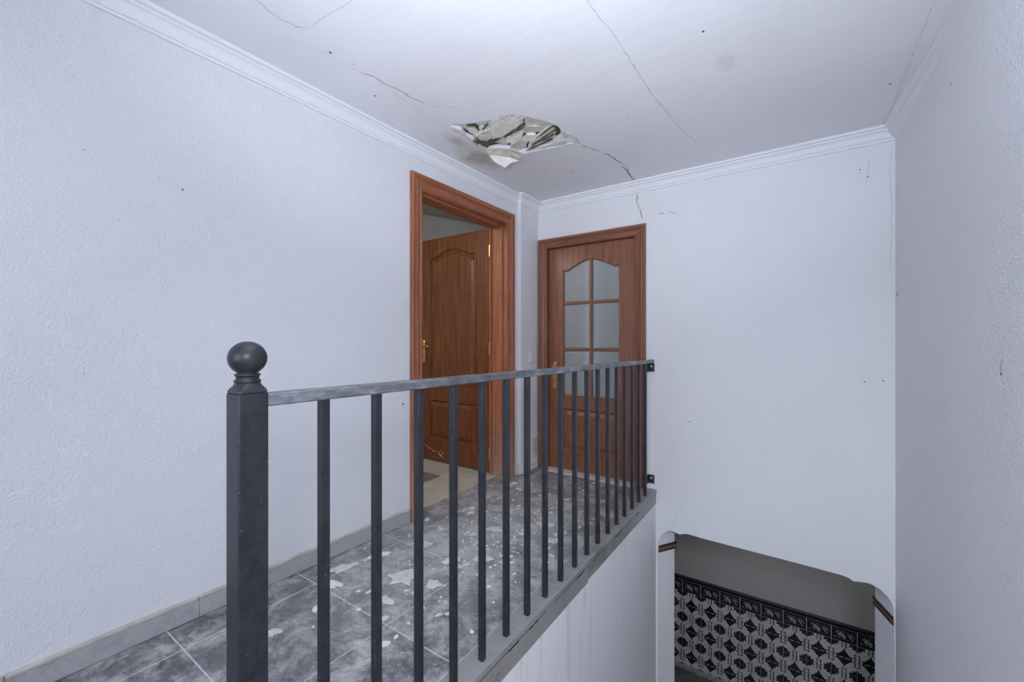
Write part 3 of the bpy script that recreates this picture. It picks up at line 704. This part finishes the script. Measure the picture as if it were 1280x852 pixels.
# --- door 2: closed glazed door in the back wall
d2 = empty('door_2', (0, 0, 0)); tag(d2, kind='structure')
fn2 = lambda u, z_, h: (u, YB - h, z_)
casing(d2, -1.765, -1.003, 1.878, .080, fn2, ('bdoorZ', 'bdoorX'), prof=[(0, 0), (0, .012), (.006, .016), (.014, .016), (.018, .011), (.024, .012), (.040, .017), (.048, .024), (.056, .020), (.062, .026), (.076, .027), (.080, .020), (.080, 0)])
box('jamb', -1.79, -1.765, YB - .002, YB + .14, 0, 1.90, 'bdoorZ', d2); box('jamb', -1.003, -.98, YB - .002, YB + .14, 0, 1.90, 'bdoorZ', d2); box('jamb', -1.79, -.98, YB - .002, YB + .14, 1.878, 1.918, 'bdoorX', d2)
box('threshold', -1.765, -1.003, YB - .060, YB + .15, -.01, .012, 'sill', d2, .002)
W2 = .750; X2 = -1.759; YL = YB + .030
SX0, SX1, MX = .128, .624, .382
rowsz = [(.612, .992), (1.018, 1.378), (1.404, 1.690)]
mw = .012
glass_open = []
for r_, (a, b) in enumerate(rowsz):
    for x0, x1, hf in ((SX0, MX - mw, 'l'), (MX + mw, SX1, 'r')):
        glass_open.append(arch(x0, x1, a, b - .012, .068, 10, hf) if r_ == 2 else [(x0, a), (x1, a), (x1, b), (x0, b)])
pan = [(SX0, .160), (SX1, .160), (SX1, .515), (SX0, .515)]
full = arch(SX0, SX1, .612, 1.678, .068, 20)
lf2 = poly_slab('door_leaf', [(0, 0), (W2, 0), (W2, 1.86), (0, 1.86)], [full, pan], lambda u, v, t: (u, -.0175 + t, v), .035, 'bdoorZ', d2)
lf2.location = (X2, YL + .0175, .014)
ring_profile('glazing_bead', full, [(-.002, -.0176), (-.002, -.020), (.004, -.021), (.008, -.016), (.010, -.004)], 'bdoorZ', lf2, False)
ring_profile('panel_moulding', pan, [(-.004, -.0175), (-.004, -.0225), (.004, -.0235), (.010, -.019), (.014, -.010), (.017, -.006)], 'bdoorX', lf2, False)
ring_profile('door_panel', pan, [(.014, -.005), (.026, -.005), (.050, -.014), (.054, -.0155)], 'bdoorZ', lf2)
def muntin(x0, x1, z0, z1, mat):
    bm = bmesh.new(); v_ = (x1 - x0) < (z1 - z0)
    if v_:
        c_ = (x0 + x1) / 2; pr_ = [(-.012, -.004), (-.010, -.014), (-.005, -.0185), (.005, -.0185), (.010, -.014), (.012, -.004), (.010, .014), (-.010, .014)]
        lo = [bm.verts.new((c_ + a, b, z0)) for a, b in pr_]; hi = [bm.verts.new((c_ + a, b, z1)) for a, b in pr_]
    else:
        c_ = (z0 + z1) / 2; pr_ = [(-.013, -.004), (-.010, -.013), (-.005, -.0175), (.005, -.0175), (.010, -.013), (.013, -.004), (.010, .014), (-.010, .014)]
        lo = [bm.verts.new((x0, b, c_ + a)) for a, b in pr_]; hi = [bm.verts.new((x1, b, c_ + a)) for a, b in pr_]
    n = len(pr_)
    for i in range(n): j = (i + 1) % n; bm.faces.new([lo[i], lo[j], hi[j], hi[i]])
    bm.faces.new(lo); bm.faces.new(hi); link('muntin', mesh('muntin', bm), mat, lf2)
muntin(MX - .012, MX + .012, .608, 1.742, 'bdoorZ'); muntin(SX0 - .002, SX1 + .002, .992, 1.018, 'bdoorX'); muntin(SX0 - .002, SX1 + .002, 1.378, 1.404, 'bdoorX')
for g in glass_open: ring_profile('pane', g, [(-.006, -.0005), (.004, -.001), (.016, -.0038)], 'glass', lf2); 
for g in glass_open:
    pass
handle(lf2, .052, .785, 1, -.0175, .235)

# ------------------------------------------------------------------ rooms behind the doors
f3 = box('floor', -4.6, -1.998, .3, 4.9, -.12, -.004, 'grout', o0=True); tag(f3, kind='structure')
for i in range(6):
    for j in range(10):
        x1 = -1.9995 - i * .42; y0 = .4 + j * .42; tile(f3, x1 - .42, x1, y0, y0 + .42, .001, .01, 'beige_tile', .0015)
for i in range(1, 6):
    for j in range(1, 10):
        bm = bmesh.new(); s_ = .168; vs = [bm.verts.new(q) for q in ((-s_, 0, 0), (0, -s_, 0), (s_, 0, 0), (0, s_, 0))]; bm.faces.new(vs)
        if (i, j) == (1, 5): link('insert_tile', mesh('insert_tile', bm), 'dark_insert', f3, (-2.482, 2.325, .0026), R(45))
        else: bm.free()
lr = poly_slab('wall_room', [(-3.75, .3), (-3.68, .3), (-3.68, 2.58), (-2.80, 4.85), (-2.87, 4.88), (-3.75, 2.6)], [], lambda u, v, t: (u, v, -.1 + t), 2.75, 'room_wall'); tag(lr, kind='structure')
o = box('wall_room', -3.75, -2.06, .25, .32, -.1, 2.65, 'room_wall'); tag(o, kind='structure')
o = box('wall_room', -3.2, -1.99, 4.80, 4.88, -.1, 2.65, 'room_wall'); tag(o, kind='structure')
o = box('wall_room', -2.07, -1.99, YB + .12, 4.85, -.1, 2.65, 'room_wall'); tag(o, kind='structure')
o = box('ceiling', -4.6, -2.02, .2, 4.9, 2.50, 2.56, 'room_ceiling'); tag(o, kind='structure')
# back room
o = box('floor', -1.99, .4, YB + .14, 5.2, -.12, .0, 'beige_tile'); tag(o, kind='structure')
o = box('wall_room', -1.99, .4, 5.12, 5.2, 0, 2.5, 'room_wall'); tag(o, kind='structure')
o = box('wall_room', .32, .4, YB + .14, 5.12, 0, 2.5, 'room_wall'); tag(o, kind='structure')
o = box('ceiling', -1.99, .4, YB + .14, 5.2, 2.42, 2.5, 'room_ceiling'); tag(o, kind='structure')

# ------------------------------------------------------------------ lower hall with tiled wall, stairs
TY = 5.2
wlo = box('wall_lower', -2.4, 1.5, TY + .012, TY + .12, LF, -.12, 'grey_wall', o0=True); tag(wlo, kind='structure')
box('tile_bed', -2.3, 1.4, TY + .0015, TY + .013, LF, -1.672, 'tile_grout', wlo)
bm = bmesh.new(); add_box(bm, -.0990, .0990, 0, .008, -.1494, .1494, .0006); TM = mesh('tile', bm)
bm = bmesh.new(); add_box(bm, -.0980, .0980, 0, .008, -.0640, .0640, .0006); BMh = mesh('border_tile', bm)
bm = bmesh.new()
vv = [(-.0995, .006, -.026), (-.0995, -.004, -.026), (-.0995, -.011, -.014), (-.0995, -.011, .010), (-.0995, -.003, .024), (-.0995, .006, .026)]
a = [bm.verts.new(q) for q in vv]; b = [bm.verts.new((.0995, q[1], q[2])) for q in vv]
for i in range(6): j = (i + 1) % 6; bm.faces.new([a[i], a[j], b[j], b[i]])
bm.faces.new(a); bm.faces.new(b); TRM = mesh('trim_tile', bm)
J0 = -1.117      # a measured vertical joint
for i in range(-5, 12):
    cx = J0 + .1998 * (i + .5)
    if not -2.2 < cx < 1.3: continue
    link('trim_tile', TRM, 'black_trim', wlo, (cx, TY, -1.696))
    link('border_tile', BMh, 'border_tile', wlo, (cx, TY, -1.791))
    for r_ in range(3): link('tile', TM, 'flower_tile', wlo, (cx, TY + random.uniform(-.0005, .0005), -2.007 - .3 * r_))
flo = box('floor_lower', -2.4, 1.5, 2.6, TY + .1, LF - .1, LF - .004, 'grout', o0=True); tag(flo, kind='structure')
for i in range(8):
    for j in range(5): tile(flo, -2.35 + i * .48, -1.87 + i * .48, TY - .48 * (j + 1), TY - .48 * j, LF + .002, .01, 'lower_floor', .002)
sk = box('baseboard_lower', -2.3, 1.4, TY - .018, TY + .002, LF, LF + .045, 'skirt'); tag(sk, kind='structure')
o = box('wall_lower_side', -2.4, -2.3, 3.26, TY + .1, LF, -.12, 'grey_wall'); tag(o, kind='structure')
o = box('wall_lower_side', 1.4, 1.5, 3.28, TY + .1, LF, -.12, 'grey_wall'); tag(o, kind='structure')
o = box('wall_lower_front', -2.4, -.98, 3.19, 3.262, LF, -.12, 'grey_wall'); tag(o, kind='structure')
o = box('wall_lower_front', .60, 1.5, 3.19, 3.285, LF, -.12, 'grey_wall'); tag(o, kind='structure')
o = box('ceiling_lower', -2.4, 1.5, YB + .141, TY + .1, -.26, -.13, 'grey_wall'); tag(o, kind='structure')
fs = empty('floor_stairs'); tag(fs, kind='structure')
for k in range(13):
    zt = -.197 * (k + 1); y0 = -.45 + .25 * k
    box('stair_step', -.851, rwx(y0) - .002, y0, y0 + .262, max(LF, zt - .25), zt - .022, 'wall_streak', fs)
    box('stair_tread', -.851, rwx(y0) - .002, y0 - .0, y0 + .275, zt - .02, zt, 'sill', fs, .003)

# ------------------------------------------------------------------ railing
rl = empty('stair_railing', (-.877, .376, 0)); tag(rl, 'long dark grey iron railing with square balusters and ball-topped post along the landing edge', 'railing')
def rpart(name, x0, x1, y0, y1, z0, z1, mat, bev=.0015, parent=rl):
    o = box(name, x0, x1, y0, y1, z0, z1, mat, None, bev); o.parent = parent
    o.location = o.location - Vector((-.877, .376, 0)) if parent is rl else o.location; return o
RX = -.877
post = rpart('newel_post', -.906, -.852, .349, .403, 0, .976, 'iron', .003)
# shaped neck from square to round, then collars and ball
bm = bmesh.new(); n = 24
def ringsq(half, z_, k):   # k = 0 square .. 1 round
    out = []; z_ *= .58
    for i in range(n):
        a = 2 * math.pi * (i + .5) / n; c_, s_ = math.cos(a), math.sin(a); q = half / max(abs(c_), abs(s_)); r_ = q * (1 - k) + half * k
        out.append(bm.verts.new((r_ * c_, r_ * s_, z_)))
    return out
rr = [ringsq(.0270, 0, 0), ringsq(.0270, .006, .06), ringsq(.0255, .014, .35), ringsq(.0235, .022, .7), ringsq(.0215, .030, 1), ringsq(.0225, .034, 1), ringsq(.0232, .037, 1), ringsq(.0225, .041, 1), ringsq(.0195, .043, 1), ringsq(.0192, .046, 1), ringsq(.0203, .048, 1), ringsq(.0195, .051, 1), ringsq(.0168, .053, 1), ringsq(.0160, .058, 1), ringsq(.0175, .062, 1)]
for a, b in zip(rr, rr[1:]):
    for i in range(n): j = (i + 1) % n; bm.faces.new([a[i], a[j], b[j], b[i]])
bm.faces.new(rr[0]); bm.faces.new(rr[-1])
nk = link('post_cap', mesh('post_cap', bm, False), 'iron', post, (0, 0, .488))
bm = bmesh.new(); P_ = [(.016, -.036), (.0210, -.0345), (.0225, -.0322), (.0210, -.0298), (.0175, -.0285), (.0178, -.0275)]
for k in range(1, 17):
    a = -math.pi / 2 + .60 + (math.pi - .62) * k / 16; P_.append((max(.0006, .0335 * math.cos(a)), .0325 * math.sin(a)))
lathe(bm, P_, 32, (0, 0, 0)); link('ball_finial', mesh('ball_finial', bm, True), 'iron', post, (0, 0, 1.0415 - .488))
# top rail
bm = bmesh.new()
e0, e1 = Vector((-.877, .400)), Vector((-.879, 3.094)); za, zb = .971, .9525; hw = .019; th = .025
for (p, zt) in ((e0, za), (e1, zb)): pass
L = []
for p, zt in ((e0, za), (e1, zb)):
    L.append([bm.verts.new((p.x + a - RX, p.y - .376, zt + b)) for a, b in ((-hw, -.003), (-hw + .003, 0), (hw - .003, 0), (hw, -.003), (hw, -th + .003), (hw - .003, -th), (-hw + .003, -th), (-hw, -th + .003))])
for i in range(8): j = (i + 1) % 8; bm.faces.new([L[0][i], L[0][j], L[1][j], L[1][i]])
bm.faces.new(L[0]); bm.faces.new(L[1]); link('handrail', mesh('handrail', bm), 'rail', rl)
bm = bmesh.new(); add_box(bm, -.010, .010, -.010, .010, .002, .940, .0012); BAL = mesh('baluster', bm)
for k in range(18):
    y_ = .532 + .1430 * k - .0001 * k * k; o = link('baluster', BAL, 'iron', rl, (0 - .0005 * (k % 3), y_ - .376, 0))
    o.scale.z = (za - .025 - (za - zb) * (y_ - .4) / 2.69) / .940
# wall brackets with slotted holes
for z0, z1 in ((.862, .925), (.042, .105)):
    br = poly_slab('wall_bracket', [(-.906, z0), (-.862, z0), (-.862, z1), (-.906, z1)], [[(-.890, z0 + .034), (-.874, z0 + .034), (-.874, z0 + .046), (-.890, z0 + .046)]], lambda u, v, t: (u - RX, YB - .002 - t - .376, v), .004, 'iron', rl)
    bm = bmesh.new(); add_box(bm, -.029, -.025, YB - .045 - .376, YB - .002 - .376, z0, z1); link('wall_bracket', mesh('wall_bracket', bm), 'iron', rl)
bm = bmesh.new(); add_box(bm, -.014, -.010, YB - .012 - .376, YB - .007 - .376, .072, .080); link('bracket_screw', mesh('bracket_screw', bm), 'steel', rl)

# ------------------------------------------------------------------ switch and blank plate on the column
sw = empty('light_switch', (-1.8535, 3.015, .955), -R(1.2)); tag(sw, 'small white square light switch on the wall left of the glazed door', 'switch')
bm = bmesh.new(); add_box(bm, 0, .009, -.056, .056, -.044, .044, .003); link('switch_plate', mesh('switch_plate', bm), 'white_plastic', sw)
bm = bmesh.new(); add_box(bm, .008, .013, -.036, .036, -.030, .030, .002); link('rocker', mesh('rocker', bm), 'white_plastic', sw)
bp = empty('blank_wall_plate', (-1.852, 3.055, .195), -R(1.2)); tag(bp, 'pale beige blank wall plate low in the corner beside the glazed door', 'wall plate')
bm = bmesh.new(); add_box(bm, 0, .006, -.040, .040, -.065, .065, .002); link('cover', mesh('cover', bm), 'beige_plastic', bp)

# ------------------------------------------------------------------ fallen plaster on the landing floor
def flake_mesh(r, el, th, n=9, curl=0):
    bm = bmesh.new(); B, T = [], []
    for k in range(n):
        a = 2 * math.pi * k / n + random.uniform(-.2, .2); q = r * random.uniform(.5, 1.25); x_, y_ = q * math.cos(a), q * el * math.sin(a)
        zc = curl * (x_ * x_ + y_ * y_) / max(r, 1e-4); B.append(bm.verts.new((x_, y_, zc))); T.append(bm.verts.new((x_ * .94, y_ * .94, zc + th)))
    cb_ = bm.verts.new((0, 0, 0)); ct = bm.verts.new((random.uniform(-.2, .2) * r, random.uniform(-.2, .2) * r * el, th * 1.1))
    for i in range(n):
        j = (i + 1) % n; bm.faces.new([B[j], B[i], cb_]); bm.faces.new([T[i], T[j], ct]); bm.faces.new([B[i], B[j], T[j], T[i]])
    return mesh('plaster_flake', bm)
BIG = [  # x, y, r, el, rot, mat, label
 (-1.480, 1.300, .085, .75, .4, 'flake', 'largest flat beige plaster flake, between the third and fourth balusters from the post'),
 (-1.413, 1.130, .060, .55, .2, 'flake', 'long beige plaster flake just in front of the largest flake'),
 (-1.400, 1.52, .045, .7, .9, 'flake_white', 'angular white flake beside the fourth baluster, behind the largest flake'),
 (-1.330, 1.33, .038, .8, .1, 'flake', 'medium pale flake to the right of the largest flake'),
 (-1.600, .755, .040, .8, .6, 'flake', 'rounded cream flake nearest to the ball-topped post'),
 (-1.700, 1.075, .045, .6, .3, 'flake_white', 'white flake with ragged edge nearest to the second baluster'),
 (-1.78, 1.19, .075, .45, 1.2, 'flake', 'wide grey-beige flake lying near the skirting'),
 (-1.745, 1.36, .060, .5, 1.1, 'flake_white', 'pale flake by the skirting just before the open doorway'),
 (-1.640, 1.56, .060, .55, .5, 'flake', 'beige flake on the floor in front of the open doorway casing'),
 (-1.235, 2.14, .060, .6, .2, 'flake', 'flat pale flake in the middle of the floor before the glazed door'),
 (-1.290, 1.62, .065, .6, .8, 'flake', 'dusty flake in the middle of the debris, left of the dark sliver'),
 (-1.437, 1.92, .050, .7, .4, 'flake', 'pale grey flake farther back, in front of the open door'),
 (-1.100, 1.98, .060, .5, .4, 'flake', 'flat grey flake close behind the balusters at mid railing'),
]
for x_, y_, r_, el, rot, mt, lb in BIG:
    o = link('plaster_flake', flake_mesh(r_, el, .0035, 12), mt, None, (x_, y_, .0012), rot); tag(o, lb, 'plaster flake')
sm_meshes = [flake_mesh(.012, .7, .003, 6), flake_mesh(.017, .55, .003, 7), flake_mesh(.009, .8, .004, 5), flake_mesh(.024, .6, .003, 8)]
for me in sm_meshes: me.materials.append(M['flake'])
sm_white = [me.copy() for me in sm_meshes]
for me in sm_white: me.materials.clear(); me.materials.append(M['flake_white'])
placed = [(b[0], b[1], b[2]) for b in BIG]
cnt = 0
for t in range(6000):
    if cnt >= 190: break
    x_ = random.gauss(-1.36, .24); y_ = random.gauss(1.85, .42)
    if not (-1.86 < x_ < -.96 and .6 < y_ < 3.0): continue
    k = random.choice((0, 0, 1, 2, 2, 2, 3)); r_ = (.012, .017, .009, .024)[k]
    if any((x_ - a) ** 2 + (y_ - b) ** 2 < (c_ + r_ * 1.1) ** 2 for a, b, c_ in placed): continue
    placed.append((x_, y_, r_)); cnt += 1
    o = link('plaster_crumb', (sm_white if random.random() < .6 else sm_meshes)[k], None, None, (x_, y_, .0012), random.uniform(0, 6.28))
    tag(o, 'small pale plaster crumb among the debris on the marble landing floor', 'plaster crumb', 'small plaster crumbs scattered over the landing floor')
# fine grit: uncountable
bm = bmesh.new()
for k in range(2600):
    x_ = random.gauss(-1.38, .26); y_ = random.gauss(1.8, .55)
    if not (-1.88 < x_ < -.94 and .3 < y_ < 3.05): continue
    if any((x_ - a) ** 2 + (y_ - b) ** 2 < (c_ * 1.3) ** 2 for a, b, c_ in placed[:len(BIG)]): continue
    s_ = random.uniform(.0012, .0042); v_ = [bm.verts.new((x_ + random.uniform(-s_, s_), y_ + random.uniform(-s_, s_), .0006)) for _ in range(3)]; tp = bm.verts.new((x_, y_, .0008 + s_ * .8))
    bm.faces.new(v_)
    for i in range(3): bm.faces.new([v_[i], v_[(i + 1) % 3], tp])
o = link('plaster_grit', mesh('plaster_grit', bm), 'flake_white'); tag(o, 'fine white plaster grit and dust strewn over the marble floor', 'grit', kind='stuff')
# dark curled sliver
bm = bmesh.new(); prev = None
for k in range(9):
    t = k / 8; c_ = Vector((-.035 + .07 * t, .010 * math.sin(t * 3.1), .003 + .010 * t * t)); r_ = .0032 * (1 - .5 * t)
    ring = [bm.verts.new(c_ + Vector((0, r_ * math.cos(a), r_ * .7 * math.sin(a)))) for a in [q * math.pi / 3 for q in range(6)]]
    if prev:
        for i in range(6): j = (i + 1) % 6; bm.faces.new([prev[i], prev[j], ring[j], ring[i]])
    else: bm.faces.new(ring)
    prev = ring
bm.faces.new(prev)
o = link('dark_sliver', mesh('dark_sliver', bm), 'rubber', None, (-1.157, 1.762, .0015), -.5); tag(o, 'thin dark curled sliver lying on the dusty floor behind the balusters', 'sliver')
